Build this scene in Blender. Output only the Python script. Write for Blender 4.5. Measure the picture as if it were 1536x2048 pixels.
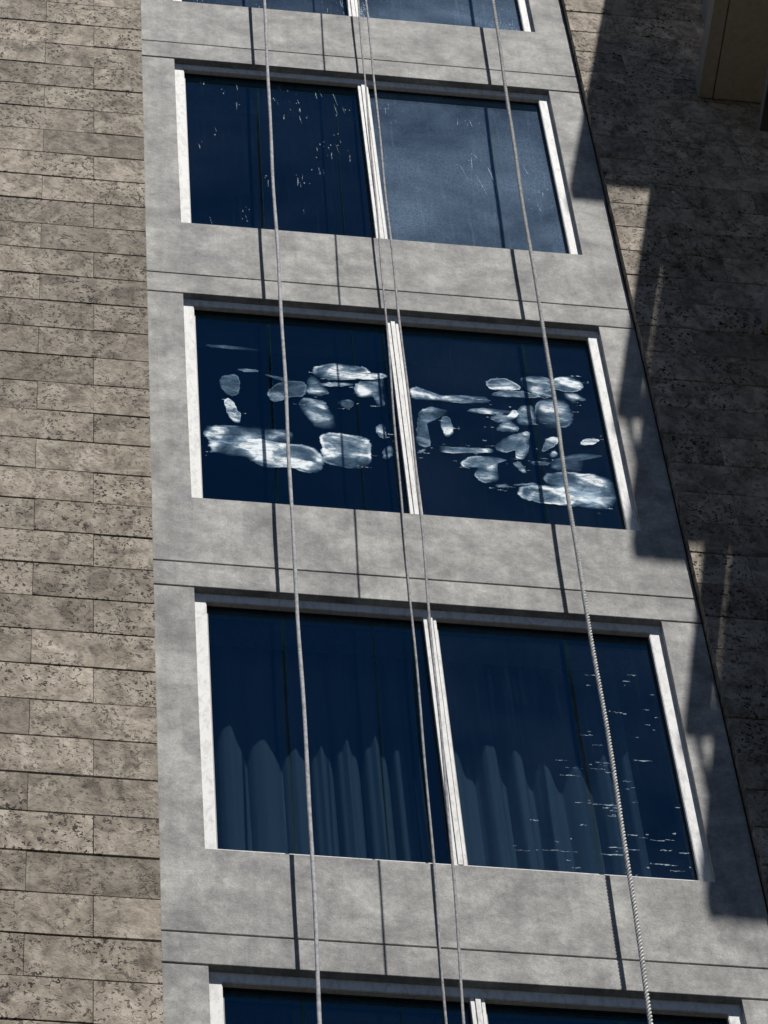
import bpy, bmesh, math, random
from mathutils import Matrix, Vector
random.seed(7)
scene = bpy.context.scene
for o in list(bpy.data.objects):
    bpy.data.objects.remove(o)

# ---------------------------------------------------------------- camera
Z0 = 25.162                     # height of the first full window's lintel above the ground
cam_data = bpy.data.cameras.new('camera')
cam = bpy.data.objects.new('camera', cam_data)
scene.collection.objects.link(cam)
yaw, pitch, roll = 0.2162, 1.0375, -0.1125
fwd = Vector((math.sin(yaw) * math.cos(pitch), math.cos(yaw) * math.cos(pitch), math.sin(pitch)))
right = Vector((math.cos(yaw), -math.sin(yaw), 0))
up = right.cross(fwd)
r2 = math.cos(roll) * right + math.sin(roll) * up
u2 = -math.sin(roll) * right + math.cos(roll) * up
m = Matrix((r2, u2, -fwd)).transposed().to_4x4()
m.translation = Vector((-1.3789, -10.6083, Z0 - 23.5619))
cam.matrix_world = m
cam_data.sensor_fit = 'VERTICAL'
cam_data.sensor_height = 24.0
cam_data.lens = 8711.3 / 2048 * 24.0
cam_data.clip_start = 0.1
cam_data.clip_end = 2000
scene.camera = cam

# ---------------------------------------------------------------- sky, sun, exposure
SUN = Vector((0.40, -1.0, 2.24)).normalized()      # towards the sun
world = bpy.data.worlds.new('World')
scene.world = world
world.use_nodes = True
nt = world.node_tree
nt.nodes.clear()
sky = nt.nodes.new('ShaderNodeTexSky')
sky.sky_type = 'NISHITA'
sky.sun_disc = False
sky.sun_elevation = math.asin(SUN.z)
sky.sun_rotation = math.atan2(SUN.x, SUN.y)
sky.altitude = 5500
sky.air_density = 0.7
sky.dust_density = 0.02
sky.ozone_density = 2.0
bg = nt.nodes.new('ShaderNodeBackground')
bg.inputs['Strength'].default_value = 0.05
wo = nt.nodes.new('ShaderNodeOutputWorld')
nt.links.new(sky.outputs[0], bg.inputs[0])
nt.links.new(bg.outputs[0], wo.inputs[0])
sd = bpy.data.lights.new('sun', 'SUN')
sd.energy = 5.0
sd.angle = math.radians(0.53)
sd.color = (1.0, 0.965, 0.91)
so = bpy.data.objects.new('sun', sd)
scene.collection.objects.link(so)
so.rotation_euler = SUN.to_track_quat('Z', 'Y').to_euler()
so.location = SUN * 80
vs = scene.view_settings
vs.view_transform = 'Standard'
vs.look = 'None'
vs.gamma = 1.0
vs.use_curve_mapping = False
vs.exposure = 0.55
scene.cycles.max_bounces = 8
scene.cycles.caustics_reflective = False
scene.cycles.transparent_max_bounces = 16

# ---------------------------------------------------------------- helpers
col = scene.collection

def empty(name, loc=(0, 0, 0)):
    o = bpy.data.objects.new(name, None)
    o.location = loc
    o.empty_display_size = 0.3
    col.objects.link(o)
    return o

def tag(o, label, cat, group=None):
    o['label'] = label
    o['category'] = cat
    if group:
        o['group'] = group
    return o

def link(name, me, mat, parent=None, smooth=False):
    if mat is not None:
        me.materials.append(mat)
    o = bpy.data.objects.new(name, me)
    col.objects.link(o)
    if parent is not None:
        o.parent = parent
    if smooth:
        for p in me.polygons:
            p.use_smooth = True
    return o

def bm_mesh(name, bm):
    bmesh.ops.recalc_face_normals(bm, faces=bm.faces)
    me = bpy.data.meshes.new(name)
    bm.to_mesh(me)
    bm.free()
    return me

def add_box(bm, x0, x1, y0, y1, z0, z1):
    vs_ = [bm.verts.new((x, y, z)) for x in (x0, x1) for y in (y0, y1) for z in (z0, z1)]
    q = lambda a, b, c, d: bm.faces.new((vs_[a], vs_[b], vs_[c], vs_[d]))
    q(0, 1, 3, 2); q(4, 6, 7, 5); q(0, 4, 5, 1); q(2, 3, 7, 6); q(0, 2, 6, 4); q(1, 5, 7, 3)
    return vs_

def box(name, x0, x1, y0, y1, z0, z1, mat, parent=None, bev=0.0):
    bm = bmesh.new()
    add_box(bm, x0, x1, y0, y1, z0, z1)
    if bev:
        bmesh.ops.bevel(bm, geom=list(bm.edges), offset=bev, segments=2, affect='EDGES', profile=0.6)
    return link(name, bm_mesh(name, bm), mat, parent)

def prism(name, poly, y0, y1, mat, parent=None, bev=0.0):
    """polygon in the facade plane (x, z), extruded along y"""
    bm = bmesh.new()
    a = [bm.verts.new((x, y0, z)) for x, z in poly]
    b = [bm.verts.new((x, y1, z)) for x, z in poly]
    bm.faces.new(a)
    bm.faces.new(b[::-1])
    n = len(poly)
    for i in range(n):
        j = (i + 1) % n
        bm.faces.new((a[i], b[i], b[j], a[j]))
    if bev:
        es = [e for e in bm.edges if abs(e.verts[0].co.y - y0) < 1e-5 and abs(e.verts[1].co.y - y0) < 1e-5]
        bmesh.ops.bevel(bm, geom=es, offset=bev, segments=2, affect='EDGES', profile=0.6)
    return link(name, bm_mesh(name, bm), mat, parent)

# ---------------------------------------------------------------- materials
class N:
    def __init__(self, name):
        self.m = bpy.data.materials.new(name)
        self.m.use_nodes = True
        self.t = self.m.node_tree
        self.t.nodes.clear()
        self.out = self.t.nodes.new('ShaderNodeOutputMaterial')

    def n(self, typ, **kw):
        nd = self.t.nodes.new('ShaderNode' + typ)
        for k, v in kw.items():
            if k.startswith('i_'):
                nd.inputs[k[2:].replace('_', ' ')].default_value = v
            else:
                setattr(nd, k, v)
        return nd

    def l(self, a, b):
        self.t.links.new(a, b)

    def val(self, s, sock):
        if isinstance(s, (int, float)):
            sock.default_value = s
        else:
            self.l(s, sock)

    def math(self, op, a, b=0.0, clamp=False):
        nd = self.n('Math', operation=op, use_clamp=clamp)
        self.val(a, nd.inputs[0]); self.val(b, nd.inputs[1])
        return nd.outputs[0]

    def ramp(self, fac, *stops):
        nd = self.n('ValToRGB')
        e = nd.color_ramp.elements
        while len(e) < len(stops):
            e.new(0.5)
        for el, (p, c) in zip(e, stops):
            el.position = p
            el.color = c if len(c) == 4 else (*c, 1)
        self.l(fac, nd.inputs[0])
        return nd.outputs[0]

    def mix(self, fac, a, b, mode='MIX'):
        nd = self.n('Mix', data_type='RGBA', blend_type=mode)
        self.val(fac, nd.inputs[0])
        for s, k in ((a, 6), (b, 7)):
            if isinstance(s, tuple):
                nd.inputs[k].default_value = (*s, 1) if len(s) == 3 else s
            else:
                self.l(s, nd.inputs[k])
        return nd.outputs[2]

    def noise(self, vec, scale, detail=6, rough=0.55, dist=0.0):
        nd = self.n('TexNoise', noise_dimensions='3D')
        nd.inputs['Scale'].default_value = scale
        nd.inputs['Detail'].default_value = detail
        nd.inputs['Roughness'].default_value = rough
        nd.inputs['Distortion'].default_value = dist
        self.l(vec, nd.inputs['Vector'])
        return nd.outputs['Fac']

    def pos(self, scale=(1, 1, 1), shift=0.0):
        """world position, shifted by an amount of its own on every object"""
        g = self.n('NewGeometry')
        v = g.outputs['Position']
        if shift:
            oi = self.n('ObjectInfo')
            c = self.n('CombineXYZ')
            s1 = self.math('MULTIPLY', oi.outputs['Random'], shift)
            s2 = self.math('MULTIPLY', oi.outputs['Random'], shift * 1.7)
            self.l(s1, c.inputs[0]); self.l(s2, c.inputs[2])
            a = self.n('VectorMath', operation='ADD')
            self.l(v, a.inputs[0]); self.l(c.outputs[0], a.inputs[1])
            v = a.outputs[0]
        mp = self.n('Mapping')
        mp.inputs['Scale'].default_value = scale
        self.l(v, mp.inputs[0])
        return mp.outputs[0]

    def principled(self, color, rough, bump=None, bstr=0.3, bdist=0.01, metallic=0.0, spec=0.3):
        p = self.n('BsdfPrincipled')
        if isinstance(color, tuple):
            p.inputs['Base Color'].default_value = (*color, 1)
        else:
            self.l(color, p.inputs['Base Color'])
        self.val(rough, p.inputs['Roughness'])
        p.inputs['Metallic'].default_value = metallic
        p.inputs['Specular IOR Level'].default_value = spec
        if bump is not None:
            b = self.n('Bump')
            b.inputs['Strength'].default_value = bstr
            b.inputs['Distance'].default_value = bdist
            self.l(bump, b.inputs['Height'])
            self.l(b.outputs[0], p.inputs['Normal'])
        self.l(p.outputs[0], self.out.inputs[0])
        return p

G = lambda v: (v, v, v)

def stone_material():
    k = N('travertine')
    p = k.pos((1.0, 1.0, 0.7), shift=37.0)
    oi = k.n('ObjectInfo')
    big = k.noise(p, 3.0, 3, 0.6)
    med = k.noise(p, 11.0, 5, 0.62, 0.6)
    fine = k.noise(p, 70.0, 4, 0.6)
    base = k.ramp(med, (0.30, (0.112, 0.094, 0.075)), (0.46, (0.236, 0.201, 0.161)), (0.66, (0.380, 0.334, 0.276)))
    tone = k.math('MULTIPLY_ADD', oi.outputs['Random'], 0.46)
    k.t.nodes[-1].inputs[2].default_value = 0.80
    tn = k.n('CombineColor'); [k.l(tone, tn.inputs[i]) for i in range(3)]
    base = k.mix(1.0, base, tn.outputs[0], 'MULTIPLY')
    bb = k.ramp(big, (0.3, G(0.80)), (0.7, G(1.12)))
    base = k.mix(1.0, base, bb, 'MULTIPLY')
    ff = k.ramp(fine, (0.25, G(0.80)), (0.75, G(1.18)))
    base = k.mix(0.9, base, ff, 'MULTIPLY')
    # worm-shaped pits
    p2 = k.pos((1.0, 1.0, 0.95), shift=53.0)
    pit = k.noise(p2, 29.0, 2.0, 0.5, 1.2)
    ridge = k.math('ABSOLUTE', k.math('SUBTRACT', pit, 0.5))
    where = k.noise(p, 48.0, 2, 0.5)
    area = k.noise(p, 5.0, 3, 0.6)
    w = k.math('MULTIPLY', k.ramp(where, (0.51, G(0.0)), (0.54, G(1.0))),
               k.math('MULTIPLY', k.ramp(area, (0.36, G(0.12)), (0.52, G(1.0))), k.ramp(k.math('FRACT', k.math('MULTIPLY', oi.outputs['Random'], 7.31)), (0.0, G(0.45)), (0.5, G(1.0)))))
    line = k.ramp(ridge, (0.0, G(1.0)), (0.04, G(1.0)), (0.058, G(0.0)))
    pits = k.math('MULTIPLY', line, w)
    base = k.mix(k.math('MULTIPLY', pits, 1.0, clamp=True), base, (0.022, 0.017, 0.013))
    h = k.math('SUBTRACT', k.math('MULTIPLY', fine, 0.35), pits)
    h = k.math('ADD', h, k.math('MULTIPLY', med, 0.8))
    k.principled(base, 0.9, h, 0.55, 0.012, spec=0.15)
    return k.m

def concrete_material():
    k = N('concrete_render')
    p = k.pos((1.0, 1, 0.85), shift=11.0)
    a = k.noise(p, 3.6, 6, 0.62, 0.3)
    b = k.noise(p, 13.0, 6, 0.65, 0.3)
    c = k.noise(p, 120.0, 3, 0.6)
    v = k.math('ADD', k.math('MULTIPLY', a, 0.62), k.math('MULTIPLY', b, 0.38))
    base = k.ramp(v, (0.36, (0.170, 0.170, 0.173)), (0.49, (0.282, 0.279, 0.272)), (0.63, (0.430, 0.425, 0.402)))
    # faint trowel streaks and grime
    ps = k.pos((1.0, 1, 1.6), shift=5.0)
    s = k.noise(ps, 2.6, 4, 0.6, 0.4)
    base = k.mix(0.55, base, k.ramp(s, (0.34, G(0.74)), (0.62, G(1.12))), 'MULTIPLY')
    base = k.mix(1.0, base, k.ramp(c, (0.25, G(0.76)), (0.75, G(1.22))), 'MULTIPLY')
    gr = k.noise(p, 42.0, 4, 0.7)
    base = k.mix(1.0, base, k.ramp(gr, (0.3, G(0.84)), (0.7, G(1.13))), 'MULTIPLY')
    run = k.noise(k.pos((9.0, 1, 0.5), shift=2.0), 2.4, 5, 0.65, 0.2)
    base = k.mix(0.7, base, k.ramp(run, (0.30, G(0.82)), (0.55, G(1.05))), 'MULTIPLY')
    sp = k.noise(k.pos((1, 1, 2.4)), 45.0, 1.5, 0.4, 1.0)
    spots = k.ramp(sp, (0.78, G(0.0)), (0.81, G(1.0)))
    base = k.mix(k.math('MULTIPLY', spots, 0.75), base, (0.06, 0.06, 0.06))
    h = k.math('ADD', k.math('MULTIPLY', c, 0.5), b)
    k.principled(base, 0.85, h, 0.35, 0.006, spec=0.2)
    return k.m

def frame_material():
    k = N('painted_aluminium')
    p = k.pos((1, 1, 0.35))
    a = k.noise(p, 34.0, 5, 0.7, 0.8)
    d = k.ramp(a, (0.46, G(0.0)), (0.66, G(1.0)))
    base = k.mix(k.math('MULTIPLY', d, 0.55), (0.72, 0.72, 0.71), (0.34, 0.34, 0.32))
    k.principled(base, 0.65, a, 0.25, 0.004, spec=0.08)
    return k.m

def dark_material(name, c, rough=0.6):
    k = N(name)
    n_ = k.noise(k.pos(), 30, 4)
    base = k.mix(n_, tuple(x * 0.7 for x in c), tuple(x * 1.3 for x in c))
    k.principled(base, rough, n_, 0.1, 0.003)
    return k.m

def glass_material(name, dust, streak):
    k = N(name)
    lw_ = k.n('LayerWeight'); lw_.inputs[0].default_value = 0.5
    fr = k.math('ADD', k.math('MULTIPLY', k.math('POWER', lw_.outputs['Facing'], 5.0), 0.885), 0.115)
    tr = k.n('BsdfTransparent'); tr.inputs[0].default_value = (0.53, 0.625, 0.695, 1)
    gl = k.n('BsdfGlossy'); gl.inputs['Roughness'].default_value = 0.0
    gl.inputs[0].default_value = (0.10, 0.66, 1.0, 1)
    mx = k.n('MixShader')
    k.l(fr, mx.inputs[0]); k.l(tr.outputs[0], mx.inputs[1]); k.l(gl.outputs[0], mx.inputs[2])
    df = k.n('BsdfDiffuse'); df.inputs[0].default_value = (0.40, 0.54, 0.72, 1)
    p = k.pos()
    a = k.noise(p, 1.1, 5, 0.55, 0.3)
    f = k.noise(p, 90.0, 4, 0.7)
    st = k.noise(k.pos((22, 1, 0.9)), 2.0, 5, 0.65)
    v = k.math('MULTIPLY', k.ramp(a, (0.36, G(0.30)), (0.64, G(1.0))), k.ramp(f, (0.3, G(0.45)), (0.7, G(1.5))))
    v = k.math('ADD', k.math('MULTIPLY', v, dust),
               k.math('MULTIPLY', k.ramp(st, (0.55, G(0.0)), (0.8, G(1.0))), streak))
    # dirt lies on the weather side only
    g = k.n('NewGeometry')
    sx = k.n('SeparateXYZ'); k.l(g.outputs['True Normal'], sx.inputs[0])
    v = k.math('MULTIPLY', v, k.math('LESS_THAN', sx.outputs[1], -0.5))
    m2 = k.n('MixShader')
    k.l(v, m2.inputs[0]); k.l(mx.outputs[0], m2.inputs[1]); k.l(df.outputs[0], m2.inputs[2])
    k.l(m2.outputs[0], k.out.inputs[0])
    return k.m

def smear_material():
    k = N('dried_soap')
    at = k.n('VertexColor'); at.layer_name = 'film'
    sp = k.n('SeparateColor'); k.l(at.outputs[0], sp.inputs[0])
    r, op = sp.outputs[0], sp.outputs[1]
    a = k.noise(k.pos((1.6, 1, 2.2), shift=9.0), 3.2, 3, 0.5, 0.6)
    b = k.noise(k.pos((2.0, 1, 4.0), shift=3.0), 7.0, 5, 0.62, 1.2)
    c = k.noise(k.pos((1, 1, 1.0), shift=21.0), 13.0, 4, 0.6, 0.6)
    e = k.noise(k.pos((1, 1, 0.8), shift=33.0), 5.0, 2, 0.5, 0.3)
    f = k.noise(k.pos(), 130.0, 3, 0.7)
    # edges crisp in some places and wiped thin in others
    r = k.math('ADD', r, k.math('MULTIPLY', k.math('SUBTRACT', c, 0.46), k.math('MULTIPLY', r, 0.22)))
    width = k.ramp(e, (0.40, G(0.07)), (0.60, G(0.60)))
    fade = k.math('DIVIDE', k.math('SUBTRACT', 1.0, r), width, clamp=True)
    body = k.math('MULTIPLY', k.ramp(a, (0.38, G(0.12)), (0.50, G(0.40)), (0.60, G(1.1))), k.ramp(b, (0.34, G(0.45)), (0.64, G(1.2))))
    body = k.math('ADD', body, 0.05)
    rim = k.ramp(r, (0.0, G(0.0)), (0.84, G(0.0)), (0.945, G(0.34)), (0.975, G(0.22)), (1.0, G(0.0)))
    rim = k.math('MULTIPLY', rim, k.ramp(e, (0.42, G(1.2)), (0.54, G(0.0))))
    v = k.math('ADD', k.math('MULTIPLY', body, fade), rim)
    v = k.math('MULTIPLY', v, k.ramp(f, (0.25, G(0.7)), (0.75, G(1.2))))
    v = k.math('MULTIPLY', k.math('MULTIPLY', v, op), 1.15, clamp=True)
    df = k.n('BsdfDiffuse'); k.l(k.ramp(v, (0.15, (0.36, 0.60, 0.86)), (0.75, (0.86, 0.93, 0.97))), df.inputs[0])
    tr = k.n('BsdfTransparent')
    mx = k.n('MixShader')
    k.l(v, mx.inputs[0]); k.l(tr.outputs[0], mx.inputs[1]); k.l(df.outputs[0], mx.inputs[2])
    k.l(mx.outputs[0], k.out.inputs[0])
    return k.m

def fleck_material():
    k = N('paint_flecks')
    a = k.noise(k.pos((1, 1, 1)), 70.0, 4, 0.7)
    df = k.n('BsdfDiffuse'); df.inputs[0].default_value = (0.66, 0.80, 0.92, 1)
    tr = k.n('BsdfTransparent')
    mx = k.n('MixShader')
    k.l(k.ramp(a, (0.40, G(0.0)), (0.66, G(0.8))), mx.inputs[0]); k.l(tr.outputs[0], mx.inputs[1]); k.l(df.outputs[0], mx.inputs[2])
    k.l(mx.outputs[0], k.out.inputs[0])
    return k.m

def rope_material(name, c1, c2, scale):
    k = N(name)
    a = k.noise(k.pos((1, 1, 0.6)), scale, 4, 0.7, 0.5)
    base = k.ramp(a, (0.35, c2), (0.6, c1))
    k.principled(base, 0.85, a, 0.5, 0.004, spec=0.15)
    return k.m

STONE = stone_material()
CONC = concrete_material()
FRAME = frame_material()
GASKET = dark_material('rubber', (0.008, 0.008, 0.009))
JOINT = dark_material('joint_mortar', (0.20, 0.175, 0.145), 0.95)
ROOM = dark_material('room_paint', (0.10, 0.10, 0.10), 0.9)
CARPET = dark_material('carpet', (0.03, 0.03, 0.035), 0.95)
SLABM = dark_material('balcony_render', (0.30, 0.275, 0.225), 0.85)
RAILM = dark_material('balcony_metal', (0.14, 0.15, 0.16), 0.5)
RAILB = dark_material('rail_black', (0.03, 0.032, 0.035), 0.5)
SMEAR = smear_material()
FLECK = fleck_material()

# dried soap patches and flecks on the glass: outlines in metres from the opening's top left corner
SMEAR_LEFT = [(0.75,[(0.082,-1.36),(0.102,-1.308),(0.163,-1.282),(0.282,-1.272),(0.402,-1.273),(0.533,-1.29),(0.542,-1.377),(0.46,-1.43),(0.333,-1.45),(0.214,-1.46),(0.119,-1.45),(0.092,-1.423)]),(0.85,[(0.106,-1.484),(0.127,-1.441),(0.215,-1.412),(0.374,-1.395),(0.524,-1.42),(0.604,-1.416),(0.665,-1.455),(0.692,-1.562),(0.676,-1.659),(0.631,-1.705),(0.576,-1.698),(0.514,-1.668),(0.404,-1.681),(0.327,-1.633),(0.281,-1.593),(0.21,-1.588),(0.117,-1.554)]),(0.85,[(0.675,-1.332),(0.697,-1.285),(0.754,-1.267),(0.85,-1.273),(0.921,-1.294),(0.941,-1.356),(0.932,-1.526),(0.912,-1.592),(0.863,-1.628),(0.769,-1.622),(0.691,-1.594),(0.679,-1.516),(0.679,-1.42)]),(0.7,[(0.582,-1.003),(0.603,-0.942),(0.64,-0.923),(0.713,-0.941),(0.738,-0.995),(0.771,-1.163),(0.76,-1.222),(0.715,-1.24),(0.659,-1.229),(0.641,-1.192)]),(0.8,[(0.789,-0.954),(0.811,-0.922),(0.86,-0.909),(0.869,-0.966),(0.847,-1.003),(0.807,-0.989)]),(0.75,[(0.675,-0.593),(0.705,-0.562),(0.797,-0.521),(0.904,-0.535),(0.961,-0.546),(0.991,-0.61),(1.041,-0.593),(1.067,-0.632),(0.995,-0.669),(0.888,-0.686),(0.78,-0.712),(0.723,-0.704),(0.676,-0.669)]),(1.0,[(0.709,-0.757),(0.763,-0.737),(0.877,-0.73),(0.881,-0.75),(0.802,-0.773),(0.72,-0.781)]),(0.8,[(0.879,-0.781),(0.907,-0.708),(0.97,-0.681),(1.041,-0.661),(1.037,-0.806),(1.033,-0.949),(0.996,-0.946),(0.976,-0.866),(0.902,-0.878)]),(0.9,[(0.627,-0.863),(0.65,-0.699),(0.683,-0.694),(0.742,-0.819),(0.744,-0.869),(0.674,-0.897)]),(0.3,[(0.432,-0.869),(0.483,-0.794),(0.566,-0.746),(0.631,-0.77),(0.617,-0.906),(0.543,-0.935),(0.468,-0.997),(0.429,-0.953)]),(0.6,[(0.202,-1.006),(0.249,-1.023),(0.263,-1.112),(0.282,-1.158),(0.275,-1.24),(0.247,-1.245),(0.213,-1.169)]),(0.2,[(0.182,-0.842),(0.2,-0.755),(0.274,-0.734),(0.287,-0.825),(0.267,-0.962),(0.203,-0.939)]),(0.7,[(0.975,-1.18),(1.009,-1.142),(1.026,-1.205),(1.017,-1.296),(0.983,-1.261)]),(0.85,[(0.998,-1.403),(1.045,-1.364),(1.048,-1.444),(1.021,-1.504),(0.993,-1.492)]),(0.3,[(0.126,-0.425),(0.241,-0.419),(0.381,-0.426),(0.397,-0.449),(0.281,-0.454),(0.142,-0.448)]),(0.35,[(0.284,-0.665),(0.374,-0.659),(0.389,-0.682),(0.299,-0.688)]),(0.5,[(0.421,-0.702),(0.518,-0.72),(0.55,-0.741),(0.517,-0.763),(0.437,-0.725)])]
SMEAR_RIGHT = [(0.8,[(1.173,-0.775),(1.185,-0.727),(1.217,-0.713),(1.259,-0.752),(1.302,-0.782),(1.427,-0.771),(1.57,-0.766),(1.6,-0.803),(1.565,-0.831),(1.421,-0.854),(1.288,-0.847),(1.217,-0.85),(1.178,-0.838)]),(0.8,[(1.583,-0.617),(1.613,-0.562),(1.695,-0.545),(1.746,-0.582),(1.774,-0.647),(1.702,-0.672),(1.612,-0.677)]),(1.0,[(1.603,-0.733),(1.656,-0.688),(1.774,-0.669),(1.844,-0.695),(1.868,-0.719),(1.768,-0.74),(1.651,-0.748)]),(0.5,[(1.776,-0.54),(1.853,-0.49),(1.924,-0.497),(1.945,-0.568),(1.951,-0.696),(1.878,-0.717),(1.818,-0.681),(1.786,-0.631)]),(0.85,[(1.939,-0.532),(1.989,-0.483),(2.071,-0.473),(2.11,-0.542),(2.1,-0.599),(2.047,-0.635),(1.975,-0.637),(1.941,-0.606)]),(0.8,[(1.99,-0.662),(2.046,-0.641),(2.111,-0.717),(2.055,-0.735),(2.026,-0.758)]),(0.7,[(1.822,-0.845),(1.855,-0.766),(1.93,-0.727),(1.991,-0.745),(2.023,-0.831),(2.024,-0.921),(1.993,-1.007),(1.928,-1.048),(1.866,-1.045),(1.827,-0.988)]),(0.8,[(1.716,-0.988),(1.74,-0.857),(1.78,-0.815),(1.822,-0.845),(1.816,-1.008),(1.734,-1.038)]),(0.9,[(1.579,-0.991),(1.619,-0.931),(1.671,-0.941),(1.721,-0.879),(1.724,-0.95),(1.674,-1.012),(1.611,-1.025)]),(1.0,[(1.6,-1.113),(1.628,-1.037),(1.676,-0.985),(1.716,-1.041),(1.715,-1.104),(1.656,-1.122)]),(0.8,[(1.46,-0.929),(1.542,-0.889),(1.64,-0.891),(1.718,-0.906),(1.637,-0.932),(1.555,-0.95)]),(0.5,[(1.2,-1.05),(1.219,-0.958),(1.284,-0.915),(1.361,-0.944),(1.321,-1.014),(1.249,-1.043),(1.224,-1.154),(1.249,-1.308),(1.22,-1.351),(1.178,-1.319),(1.182,-1.195)]),(0.8,[(1.32,-1.032),(1.357,-1.008),(1.379,-1.129),(1.35,-1.222),(1.322,-1.191)]),(1.1,[(1.286,-1.338),(1.326,-1.328),(1.527,-1.315),(1.57,-1.326),(1.528,-1.362),(1.313,-1.389)]),(0.6,[(1.183,-1.388),(1.223,-1.365),(1.208,-1.402),(1.183,-1.415)]),(0.85,[(1.575,-1.311),(1.613,-1.217),(1.69,-1.143),(1.754,-1.107),(1.778,-1.138),(1.749,-1.319),(1.721,-1.393),(1.682,-1.396),(1.684,-1.312),(1.629,-1.346)]),(0.7,[(1.825,-1.308),(1.854,-1.18),(1.892,-1.142),(1.926,-1.16),(1.902,-1.225)]),(0.7,[(1.862,-1.328),(1.888,-1.28),(1.906,-1.33),(1.872,-1.362)]),(0.7,[(2.034,-1.179),(2.069,-1.138),(2.14,-1.136),(2.1,-1.186),(2.045,-1.207)]),(0.45,[(1.946,-1.324),(2.046,-1.283),(2.128,-1.296),(2.085,-1.329),(2.04,-1.345),(2.01,-1.471),(1.948,-1.489),(1.862,-1.476),(1.861,-1.389)]),(0.9,[(1.754,-1.414),(1.846,-1.409),(1.839,-1.441),(1.76,-1.443)]),(0.6,[(1.664,-1.445),(1.701,-1.428),(1.725,-1.531),(1.692,-1.527)]),(0.6,[(1.39,-1.521),(1.423,-1.421),(1.521,-1.389),(1.633,-1.41),(1.587,-1.431),(1.579,-1.536),(1.571,-1.64),(1.491,-1.669),(1.453,-1.606),(1.478,-1.499)]),(1.0,[(1.548,-1.686),(1.603,-1.661),(1.627,-1.691),(1.565,-1.709)]),(0.75,[(1.795,-1.589),(1.822,-1.534),(1.895,-1.497),(1.982,-1.492),(2.094,-1.501),(2.159,-1.552),(2.174,-1.635),(2.159,-1.756),(2.121,-1.829),(2.067,-1.854),(1.971,-1.784),(1.843,-1.676)]),(0.95,[(1.656,-1.729),(1.679,-1.683),(1.777,-1.652),(1.925,-1.638),(2.053,-1.653),(2.097,-1.732),(2.077,-1.844),(1.982,-1.846),(1.863,-1.842),(1.735,-1.827),(1.67,-1.795)]),(0.8,[(1.651,-1.662),(1.744,-1.635),(1.768,-1.648),(1.654,-1.679)])]
FLECK_UPPER = [(0.231,-0.754,0.053),(0.133,-0.993,0.066),(0.37,-0.108,0.111),(0.368,-0.387,0.096),(0.16,-0.13,0.042),(0.18,-0.125,0.056),(0.292,-0.263,0.035),(0.623,-0.106,0.056),(0.675,-0.138,0.042),(0.838,-0.154,0.097),(0.86,-0.115,0.098),(0.943,-0.133,0.174),(0.943,-0.307,0.138),(0.59,-0.287,0.041),(0.608,-0.339,0.034),(0.729,-0.28,0.055),(0.739,-0.382,0.069),(0.679,-0.414,0.034),(0.64,-0.504,0.068),(0.729,-0.501,0.095),(0.992,-0.332,0.096),(0.949,-0.43,0.041),(1.08,-0.071,0.07),(0.816,-0.908,0.053),(0.881,-0.889,0.04),(0.898,-0.959,0.092),(0.929,-0.853,0.093),(0.956,-0.781,0.04),(0.813,-1.172,0.091),(0.838,-1.2,0.104),(0.516,-1.389,0.089),(0.689,-1.325,0.115),(0.717,-1.287,0.077),(0.698,-1.387,0.064),(0.372,-1.859,0.074),(0.175,-1.925,0.074),(0.362,-1.798,0.031),(0.704,-1.735,0.025),(1.247,-0.282,0.097),(1.266,-0.208,0.056),(1.674,-0.335,0.11),(1.741,-0.357,0.096),(1.715,-0.869,0.199),(1.642,-0.982,0.197),(1.726,-1.098,0.26),(1.802,-0.985,0.23),(1.741,-0.831,0.04),(2.055,-1.424,0.115),(2.099,-1.256,0.065),(2.012,-0.912,0.133),(1.297,-0.444,0.041),(2.182,-1.904,0.087),(2.168,-1.968,0.062),(1.004,-0.971,0.092)]
FLECK_LOWER = [(1.838,-0.421,0.071),(2.043,-0.394,0.048),(2.013,-0.451,0.036),(2.132,-0.556,0.024),(2.082,-0.691,0.033),(1.937,-0.731,0.047),(1.983,-0.738,0.019),(2.134,-0.749,0.019),(1.764,-0.942,0.058),(1.814,-1.019,0.046),(2.08,-0.819,0.023),(2.111,-0.857,0.014),(2.021,-0.931,0.019),(1.811,-1.164,0.069),(1.988,-1.122,0.092),(1.832,-1.182,0.046),(1.627,-1.166,0.057),(1.668,-1.222,0.08),(1.783,-1.216,0.069),(1.849,-1.241,0.032),(1.639,-1.286,0.091),(1.923,-1.301,0.041),(1.952,-1.35,0.023),(1.928,-1.365,0.018),(1.721,-1.497,0.045),(1.766,-1.504,0.113),(1.809,-1.526,0.091),(1.84,-1.55,0.041),(1.687,-1.501,0.032),(2.143,-1.487,0.032),(1.951,-1.47,0.023),(1.825,-1.592,0.045),(1.692,-1.678,0.031),(1.9,-1.732,0.045),(1.944,-1.746,0.045),(1.998,-1.759,0.067),(2.067,-1.751,0.045),(1.567,-1.821,0.022),(1.504,-1.893,0.156),(1.799,-1.84,0.089),(1.888,-1.849,0.056),(2.035,-1.833,0.056),(2.119,-1.846,0.045),(1.76,-1.895,0.111),(1.469,-1.665,0.036),(1.381,-1.907,0.067),(1.989,-1.945,0.111),(1.952,-1.976,0.022),(1.615,-2.014,0.049),(2.062,-1.99,0.067),(1.858,-2.025,0.022),(2.16,-2.002,0.027)]

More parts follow.
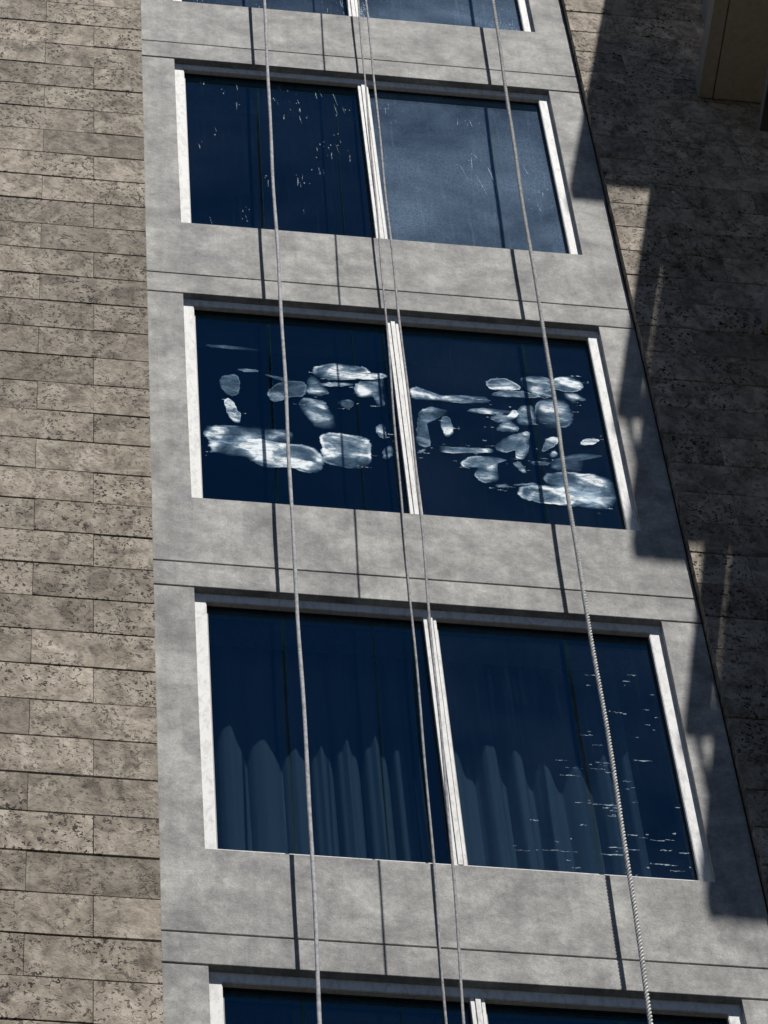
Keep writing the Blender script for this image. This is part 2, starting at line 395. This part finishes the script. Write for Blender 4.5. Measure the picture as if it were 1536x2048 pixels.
# ---------------------------------------------------------------- setting: ground, rooms behind the glass
def sheet(name, x0, x1, y0, y1, z, mat):
    me = bpy.data.meshes.new(name)
    me.from_pydata([(x0, y0, z), (x1, y0, z), (x1, y1, z), (x0, y1, z)], [], [(0, 1, 2, 3)])
    o = link(name, me, mat)
    o['kind'] = 'structure'
    return o
k_ = N('paving')
k_.principled(k_.ramp(k_.noise(k_.pos(), 1.5, 6), (0.3, G(0.018)), (0.7, G(0.034))), 0.9)
sheet('ground', -400, 400, -400, 400, 0.0, k_.m)

UL, UR = -0.194, 2.434           # the concrete bay between the two stone walls
WX = 2.2367                      # window opening is 0 .. WX
ZB, ZA = -2.1644, 0.2231         # opening bottom, joint above the lintel strip
FLOOR_H = 3.0
STORIES = range(-1, 4)

bm = bmesh.new()
zt = Z0 + 3.6
zlow = Z0 - 12.4
for a in ((-0.6, -0.5, 0.32, 5.0, zlow, zt), (2.75, 2.85, 0.32, 5.0, zlow, zt), (-0.6, 2.85, 5.0, 5.1, zlow, zt)):
    add_box(bm, *a)
o = link('room_walls', bm_mesh('room_walls', bm), ROOM); o['kind'] = 'structure'
for i in range(-2, 4):
    z = Z0 - FLOOR_H * i - 2.62
    o = box('room_floor', -0.5, 2.75, 0.32, 5.0, z - 0.2, z, CARPET); o['kind'] = 'structure'

# ---------------------------------------------------------------- stone walls
COURSE, BLK = 0.296, 0.568
JZ0 = Z0 + 0.252                 # a bed joint
STONE_Y = -0.05

def block_mesh(w, seed):
    r = random.Random(seed)
    bm = bmesh.new()
    vs_ = add_box(bm, 0.0014, w - 0.0014, 0.0, 0.055, 0.003, COURSE - 0.003)
    bmesh.ops.bevel(bm, geom=[e for e in bm.edges if abs(e.verts[0].co.x - e.verts[1].co.x) > 0.1], offset=0.004, segments=1, affect='EDGES')
    for v in bm.verts:
        v.co.x += r.uniform(-0.0007, 0.0007)
        v.co.z += r.uniform(-0.0022, 0.0022)
        v.co.y += r.uniform(-0.0012, 0.0012)
    me = bm_mesh('stone_block', bm)
    me.materials.append(STONE)
    return me

FULL = [block_mesh(BLK, i) for i in range(6)]
HALF = [block_mesh(BLK / 2, 20 + i) for i in range(4)]

def stone_wall(edge, side, nblk, label, phase, jz):
    root = empty('stone_wall', (edge, 0, 0))
    tag(root, label, 'wall')
    far = edge + side * 14.0
    core = box('wall_core', min(edge, far) - edge + (0.012 if side > 0 else 0.0), max(edge, far) - edge - (0.012 if side < 0 else 0.0),
               -0.036, 0.32, 0.0, Z0 + 3.8, JOINT, root)
    for low, high in ((0.0, jz - COURSE * 41), (jz + COURSE * 11, Z0 + 3.8)):
        c2 = box('wall_face', min(edge, far) - edge, max(edge, far) - edge, STONE_Y + 0.002, -0.037, low, high - 0.005, STONE, root)
    for r in range(-11, 41):
        z = jz - COURSE * (r + 1)
        half_first = (r + phase) % 2 == 0
        x = 0.0
        n = 0
        while n < nblk:
            hf = half_first and n == 0
            w = BLK / 2 if hf else BLK
            me = random.choice(HALF if hf else FULL)
            o = bpy.data.objects.new('stone_block', me)
            col.objects.link(o)
            o.parent = root
            o.location = (x if side > 0 else -x - w, STONE_Y + random.uniform(-0.0015, 0.003), z)
            x += w
            n += 1
    x = BLK * nblk
    a, c = (x, 14.0) if side > 0 else (-14.0, -x)
    box('wall_face', a, c, STONE_Y + 0.002, -0.037, jz - COURSE * 41, jz + COURSE * 11 - 0.01, STONE, root)
    return root

lw = stone_wall(-0.196, -1, 5, 'tan pitted stone block wall left of the grey bay, fully sunlit', 0, JZ0)
rw = stone_wall(2.44, 1, 5, 'stone block wall right of the grey bay, mostly in deep shadow', 1, JZ0 - 0.04)

# ---------------------------------------------------------------- concrete bay
bay = empty('concrete_bay', (1.12, 0, 0))
tag(bay, 'smooth grey concrete bay of stacked wide windows between two stone walls', 'wall')
BX = 1.12
J = 0.006
for i in STORIES:
    z = Z0 - FLOOR_H * i
    poly = [(UL - BX, z - J), (-BX, z - J), (-BX, z + ZB), (WX - BX, z + ZB), (WX - BX, z - J), (UR - BX, z - J),
            (UR - BX, z - FLOOR_H + ZA + J), (UL - BX, z - FLOOR_H + ZA + J)]
    prism('wall_panel', poly, random.uniform(-0.001, 0.001), 0.32, CONC, bay, 0.004)
    poly = [(UL - BX, z + ZA - J), (UR - BX, z + ZA - J), (UR - BX, z + J), (UL - BX, z + J)]
    prism('lintel_panel', poly, random.uniform(-0.0015, 0.0005), 0.32, CONC, bay, 0.004)
box('lower_wall', UL - BX, UR - BX, 0.0, 0.32, 0.0, Z0 - 12 + ZA - J - 0.005, CONC, bay)
box('upper_wall', UL - BX, UR - BX, 0.0, 0.32, Z0 + 3 + ZA + 0.01, Z0 + 3.8, CONC, bay)

# ---------------------------------------------------------------- windows
FY, GY = 0.038, 0.075
FW = 0.06
MX0, MX1 = 1.091, 1.152
GL = {
    'clean': glass_material('glass_clean', 0.004, 0.003),
    'dull': glass_material('glass_dull', 0.012, 0.008),
    'hazy': glass_material('glass_hazy', 0.24, 0.08),
    'grey': glass_material('glass_grey', 0.10, 0.05),
}

def catmull(pts, n=5):
    out = []
    L = len(pts)
    for i in range(L):
        p0, p1, p2, p3 = (Vector(pts[(i + d) % L]) for d in (-1, 0, 1, 2))
        for t in range(n):
            s = t / n
            out.append(0.5 * ((2 * p1) + (p2 - p0) * s + (2 * p0 - 5 * p1 + 4 * p2 - p3) * s * s + (3 * p1 - p0 - 3 * p2 + p3) * s ** 3))
    return out

RINGS = (1.0, 0.975, 0.94, 0.90, 0.82, 0.65, 0.40, 0.15)

def smear(pts, opacity, x0, z0, parent, depth):
    c = catmull(pts)
    area = cx = cz = 0.0
    for i in range(len(c)):
        p, q = c[i], c[(i + 1) % len(c)]
        k = p.x * q.y - q.x * p.y
        area += k; cx += (p.x + q.x) * k; cz += (p.y + q.y) * k
    cen = Vector((cx / (3 * area), cz / (3 * area)))
    rr = random.Random(len(pts) * 13 + int(opacity * 100))
    c = [p + Vector((rr.gauss(0, 0.0025), rr.gauss(0, 0.003))) for p in c]
    me = bpy.data.meshes.new('soap_smear')
    vs_, val, fs = [], [], []
    n = len(c)
    for s in RINGS:
        for p in c:
            q = cen + (p - cen) * s
            vs_.append((q.x + x0, depth, q.y + z0)); val.append(s)
    for a in range(len(RINGS) - 1):
        for i in range(n):
            j = (i + 1) % n
            fs.append((a * n + i, a * n + j, (a + 1) * n + j, (a + 1) * n + i))
    vs_.append((cen.x + x0, depth, cen.y + z0)); val.append(0)
    for i in range(n):
        fs.append(((len(RINGS) - 1) * n + i, (len(RINGS) - 1) * n + (i + 1) % n, len(vs_) - 1))
    me.from_pydata(vs_, [], fs)
    ca = me.color_attributes.new('film', 'FLOAT_COLOR', 'POINT')
    for i, v in enumerate(val):
        ca.data[i].color = (v, min(opacity, 1.0), 0, 1)
    return link('soap_smear', me, SMEAR, parent)

def flecks(strokes, parent, vertical, x0, z0):
    me = bpy.data.meshes.new('paint_flecks')
    vs_, fs = [], []
    rr = random.Random(5)
    extra = []
    for x, z, l in strokes:
        for _ in range(rr.randint(0, 3) if vertical else rr.randint(0, 1)):
            extra.append((x + rr.gauss(0, 0.03), z + rr.gauss(0, 0.05), rr.uniform(0.006, 0.02)))
    for x, z, l in list(strokes) + extra:
        n = 5
        w = rr.uniform(0.003, 0.008) * (1.0 if vertical else 0.6)
        a0 = len(vs_)
        for s in (-1, 1):
            for i in range(n + 1):
                t = i / n
                ww = w * math.sin(math.pi * (0.08 + 0.84 * t)) * rr.uniform(0.4, 1.0) * 0.5
                if vertical:
                    vs_.append((x + s * ww + 0.12 * l * math.sin(x * 900) * t + 0.06 * l * t + rr.gauss(0, 0.0012) + x0, GY - 0.0022, z - l * t + z0))
                else:
                    vs_.append((x + l * t + x0, GY - 0.0022, z + s * ww * 1.8 + rr.gauss(0, 0.003) + z0))
        for i in range(n):
            fs.append((a0 + i, a0 + i + 1, a0 + n + 2 + i, a0 + n + 1 + i))
    me.from_pydata(vs_, [], fs)
    o = link('paint_flecks', me, FLECK, parent)
    o['kind'] = 'stuff'
    return o

WIN_LABEL = {
    -1: 'uppermost window, only its lower edge in view, white drips beside the mullion',
    0: 'window with scattered white specks and a hazy right pane',
    1: 'window smeared with big white soap patches on both panes',
    2: 'window with pleated curtains behind and white scratches on the right pane',
    3: 'lowest window, only its dark upper part in view',
}
PANES = {-1: ('grey', 'hazy'), 0: ('dull', 'hazy'), 1: ('clean', 'dull'), 2: ('clean', 'dull'), 3: ('clean', 'clean')}

def window(i):
    z = Z0 - FLOOR_H * i
    E_ = 0.006
    # outer frame: one welded ring with a step down to the glass
    bm = bmesh.new()
    xo0, xo1, zo0, zo1 = -E_, WX + E_, z + ZB - E_, z + E_
    xi0, xi1, zi0, zi1 = FW, WX - FW, z + ZB + 0.066, z - FW
    def ring(x0, x1, z0, z1, y):
        return [bm.verts.new(p) for p in ((x0 - BX, y, z0), (x1 - BX, y, z0), (x1 - BX, y, z1), (x0 - BX, y, z1))]
    rs = [ring(xo0, xo1, zo0, zo1, 0.13), ring(xo0, xo1, zo0, zo1, FY), ring(xi0, xi1, zi0, zi1, FY), ring(xi0, xi1, zi0, zi1, 0.13)]
    for a, b in zip(rs, rs[1:] + rs[:1]):
        for j in range(4):
            bm.faces.new((a[j], a[(j + 1) % 4], b[(j + 1) % 4], b[j]))
    es = [e for e in bm.edges if all(abs(v.co.y - FY) < 1e-5 for v in e.verts) and any(abs(v.co.x - (xi0 - BX)) < 1e-4 or abs(v.co.x - (xi1 - BX)) < 1e-4 for v in e.verts) and all(zi0 - 1e-4 < v.co.z < zi1 + 1e-4 for v in e.verts)]
    bmesh.ops.bevel(bm, geom=es, offset=0.003, segments=2, affect='EDGES')
    w = link('window', bm_mesh('window', bm), FRAME, bay)
    w['label'] = WIN_LABEL[i]
    # mullion of two sash stiles and a cover strip
    for a, b, yf in ((MX0, MX0 + 0.017, FY + 0.002), (MX0 + 0.0205, MX0 + 0.043, FY - 0.003), (MX0 + 0.0465, MX1, FY + 0.003)):
        box('mullion_strip', a - BX, b - BX, yf, 0.125, zi0 - 0.004, zi1 + 0.004, FRAME, w, 0.0015)
    for (a, b), kind in zip(((FW, MX0), (MX1, WX - FW)), PANES[i]):
        box('pane', a + 0.001 - BX, b - 0.001 - BX, GY, GY + 0.008, zi0 + 0.001, zi1 - 0.001, GL[kind], w)
        bm = bmesh.new()
        g = 0.007
        x0, x1, z0, z1 = a + 0.001 - BX, b - 0.001 - BX, zi0 + 0.001, zi1 - 0.001
        for q in ((x0, x0 + g, GY - 0.012, GY - 0.001, z0, z1), (x1 - g, x1, GY - 0.012, GY - 0.001, z0, z1),
                  (x0 + g, x1 - g, GY - 0.012, GY - 0.001, z0, z0 + g), (x0 + g, x1 - g, GY - 0.012, GY - 0.001, z1 - g, z1)):
            add_box(bm, *q)
        link('gasket', bm_mesh('gasket', bm), GASKET, w)
    return w

WIN = {i: window(i) for i in STORIES}
for n, (op, pts) in enumerate(SMEAR_LEFT + SMEAR_RIGHT):
    smear(pts, op, -BX, Z0 - FLOOR_H, WIN[1], GY - 0.0015 - 0.00025 * (n % 12))
flecks(FLECK_UPPER, WIN[0], True, -BX, Z0)
flecks(FLECK_LOWER, WIN[2], False, -BX, Z0 - 2 * FLOOR_H)
rr = random.Random(11)
crumbs = []
for op, pts in SMEAR_LEFT + SMEAR_RIGHT:
    for _ in range(2 if op > 0.5 else 0):
        x, z = rr.choice(pts)
        l = rr.uniform(0.012, 0.07)
        x = min(max(x + rr.gauss(0, 0.02) - l / 2, 0.075), 2.16 - l)
        if not (MX0 - l - 0.01 < x < MX1 + 0.01):
            crumbs.append((x, z + rr.gauss(0, 0.03), l))
flecks(crumbs, WIN[1], False, -BX, Z0 - FLOOR_H)
rr = random.Random(3)
drips = [(rr.choice((rr.gauss(1.07, 0.012), rr.gauss(1.175, 0.018))), rr.uniform(-2.06, -1.75), rr.uniform(0.05, 0.25)) for _ in range(26)]
drips += [(rr.uniform(1.95, 2.17), rr.uniform(-2.07, -1.7), rr.uniform(0.03, 0.15)) for _ in range(14)]
drips += [(rr.uniform(0.1, 2.1), rr.uniform(-2.09, -1.9), rr.uniform(0.02, 0.06)) for _ in range(14)]
flecks([(x, max(z, -2.09 + l), l) for x, z, l in drips], WIN[-1], True, -BX, Z0 + FLOOR_H)

# ---------------------------------------------------------------- curtains behind the third full window
k_ = N('curtain_cloth')
n_ = k_.noise(k_.pos((60, 1, 4)), 3.0, 4)
k_.principled(k_.mix(n_, (0.50, 0.50, 0.48), (0.66, 0.65, 0.62)), 0.95, n_, 0.2, 0.003, spec=0.05)

def curtain(x0, x1, folds, label, seed):
    rr = random.Random(seed)
    z1 = Z0 - 2 * FLOOR_H + 0.05
    z0 = z1 - 2.35
    nx, nz = 260, 10
    bm = bmesh.new()
    ph = [rr.uniform(0, 6.28) for _ in range(6)]
    def fold(x, t):
        s = (x - x0) / (x1 - x0)
        p_ = 2 * math.pi * folds * s + 1.1 * math.sin(5.3 * s + ph[0]) + 0.7 * math.sin(11.0 * s + ph[1]) + 0.25 * t * math.sin(7 * s + ph[2])
        y = (0.5 + 0.5 * math.sin(p_ + 0.35 * math.sin(2 * p_ + ph[2]))) ** 0.55
        y *= 0.80 + 0.20 * math.sin(8.7 * s + ph[3])
        y += 0.035 * math.sin(2.9 * p_ + ph[4]) + 0.10 * math.sin(3.1 * s + ph[5])
        return y
    grid = []
    for a in range(nz + 1):
        t = a / nz
        row = []
        for b in range(nx + 1):
            x = x0 + (x1 - x0) * b / nx
            y = fold(x, t)
            row.append(bm.verts.new((x - (x0 + x1) / 2, 0.41 - 0.10 * y, z1 + (z0 - z1) * t - z0)))
        grid.append(row)
    for a in range(nz):
        for b in range(nx):
            bm.faces.new((grid[a][b], grid[a][b + 1], grid[a + 1][b + 1], grid[a + 1][b]))
    bmesh.ops.solidify(bm, geom=list(bm.faces), thickness=0.002)
    o = link('curtain', bm_mesh('curtain', bm), k_.m, None, True)
    o.location = ((x0 + x1) / 2, 0, z0)
    tag(o, label, 'curtain', 'curtains behind the scratched window')
    return o

curtain(0.05, 1.07, 8, 'pale pleated curtain behind the left pane above the lowest spandrel', 4)
curtain(1.18, 2.05, 6, 'pale pleated curtain behind the scratched right pane', 9)

# ---------------------------------------------------------------- balconies and roof slab on the right
def balcony(i, label):
    z = Z0 - FLOOR_H * i
    root = empty('balcony', (3.13, STONE_Y, z - 0.04))
    tag(root, label, 'balcony', 'balconies stacked up the right hand wall')
    def b(name, x0, x1, y0, y1, z0, z1, mat, bev=0.004, par=None):
        return box(name, x0, x1, y0 - STONE_Y, y1 - STONE_Y, z0 + 0.04, z1 + 0.04, mat, par or root, bev)
    yw = STONE_Y - 0.004
    b('edge_beam', 0.0, 0.086, -2.42, yw, -0.04, 0.13, SLABM)
    b('slab', 0.092, 3.4, -2.42, yw, -0.043, 0.13, SLABM)
    b('side_panel', 0.018, 0.062, -2.41, -0.40, 0.134, 0.42, RAILM)
    b('front_panel', 0.068, 3.4, -2.41, -2.36, 0.134, 0.42, RAILM)
    b('hand_rail', 0.0, 0.125, -2.26, -0.75, 1.03, 1.115, RAILB, 0.006)
    b('slit_blocker', 0.024, 0.056, -1.30, -0.95, 0.423, 1.028, RAILB, 0.002)  # added panel, placed to block the upper part of the light slit
    b('front_rail', 0.131, 3.4, -2.26, -2.16, 1.03, 1.115, RAILB, 0.006)
    for y in (-2.2,):
        b('post', 0.028, 0.052, y - 0.02, y + 0.02, 0.424, 1.028, RAILB, 0.002)
    return root

BL = {0: 'beige balcony soffit jutting in at the top right corner', 1: 'balcony just below the top right one, only its side edge in view',
      2: 'lowest balcony of the stack, beyond the right edge'}
for i in range(3):
    balcony(i, BL[i])
can = empty('roof_slab', (3.13, STONE_Y, Z0 + 3.555))
tag(can, 'projecting roof slab above the top balcony on the right hand wall', 'roof')
box('slab', 0.0, 3.4, -2.20, -0.004, 0.0, 0.17, SLABM, can, 0.004)
box('parapet_cap', 0.02, 3.38, -2.18, -0.02, 0.173, 0.20, RAILM, can, 0.003)

# unseen wing, added to block sky light and deepen shade on the right wall
wing = empty('sky_block_wing', (6.6, -4.0, 0))
tag(wing, 'unseen added wing at right angles to the facade, blocking sky light from the right', 'wall')
box('wall_core', 0.0, 6.0, -3.6, 3.94, 0.0, Z0 + 3.75, STONE, wing)
box('coping', -0.04, 6.0, -3.64, 3.94, Z0 + 3.753, Z0 + 3.85, SLABM, wing, 0.004)

# ---------------------------------------------------------------- ropes
def rope_path(pts):
    """piecewise-linear (x, z) at even steps from ground to above the roof edge"""
    pts = sorted(pts, key=lambda q: q[1])
    (xa, za), (xb, zb) = pts[0], pts[-1]
    sl = (xb - xa) / (zb - za)
    pts = [(xa - sl * 8 * 0.3, za - 8.0)] + pts + [(xb + sl * 4.0, zb + 4.0)]
    return pts

def rope_x(pts, z):
    for (xa, za), (xb, zb) in zip(pts, pts[1:]):
        if za <= z <= zb:
            return xa + (xb - xa) * (z - za) / (zb - za)
    return pts[-1][0]

def smooth_x(pts, z):
    return sum(rope_x(pts, min(max(z + d, pts[0][1]), pts[-1][1])) for d in (-0.6, -0.3, 0, 0.3, 0.6)) / 5

def rope(name, pts, y, rad, mat, label, strands=1, pitch=0.06, sag=0.0, cat='rope'):
    pts = rope_path(pts)
    zlo, zhi = pts[0][1], pts[-1][1]
    bm = bmesh.new()
    step = 0.012 if strands > 1 else 0.06
    n = int((zhi - zlo) / step)
    nseg = 6 if strands > 1 else 10
    for s in range(strands):
        prev = None
        for i in range(n + 1):
            z = zlo + (zhi - zlo) * i / n
            x = smooth_x(pts, z) + 0.003 * math.sin(z * 1.3) + 0.0018 * math.sin(z * 4.1)
            yy = y + sag * math.sin(z * 0.5)
            if strands > 1:
                a = 2 * math.pi * (s / strands + z / pitch)
                x += rad * 0.52 * math.cos(a); yy += rad * 0.52 * math.sin(a)
                rs = rad * 0.56
            else:
                rs = rad * (1 + 0.05 * math.sin(z * 7.0))
            ringv = [bm.verts.new((x + rs * math.cos(2 * math.pi * j / nseg), yy + rs * math.sin(2 * math.pi * j / nseg), z + Z0)) for j in range(nseg)]
            if prev:
                for j in range(nseg):
                    bm.faces.new((prev[j], prev[(j + 1) % nseg], ringv[(j + 1) % nseg], ringv[j]))
            prev = ringv
    o = link(name, bm_mesh(name, bm), mat, None, True)
    tag(o, label, cat, 'ropes hanging down the facade')
    return o

R_WHITE = rope_material('rope_white', (0.62, 0.62, 0.60), (0.30, 0.30, 0.30), 60)
R_GREY = rope_material('rope_grey', (0.42, 0.43, 0.45), (0.22, 0.22, 0.23), 45)
R_THIN = rope_material('rope_thin', (0.36, 0.35, 0.36), (0.16, 0.16, 0.17), 45)
rope('rope', [(.532, .59), (.527, -.349), (.506, -1.688), (.488, -3.312), (.462, -5.963), (.446, -7.588), (.427, -9.075), (.415, -9.577)],
     -.165, 0.0094, R_GREY, 'smooth grey rope hanging in front of the left panes')
rope('rope', [(1.154, .724), (1.154, -.008), (1.141, -.978), (1.108, -3.432), (1.102, -5.306), (1.079, -6.239), (1.041, -8.362), (1.0, -9.518)],
     -.165, 0.0066, R_THIN, 'thin dark rope hanging over the mullions, right one of the middle pair')
rope('rope', [(1.036, -.617), (1.023, -1.562), (.983, -3.621), (.946, -5.923), (.937, -6.603), (.896, -8.776), (.873, -9.881)],
     -.43, 0.0055, R_THIN, 'thinnest rope, left one of the middle pair, hanging farthest from the wall')
rope('rope', [(1.952, .918), (1.926, -.633), (1.894, -2.161), (1.879, -3.507), (1.842, -5.421), (1.827, -7.199), (1.806, -8.299), (1.778, -9.426)],
     -.155, 0.0110, R_WHITE, 'twisted white rope hanging in front of the right panes', strands=3, pitch=0.075)
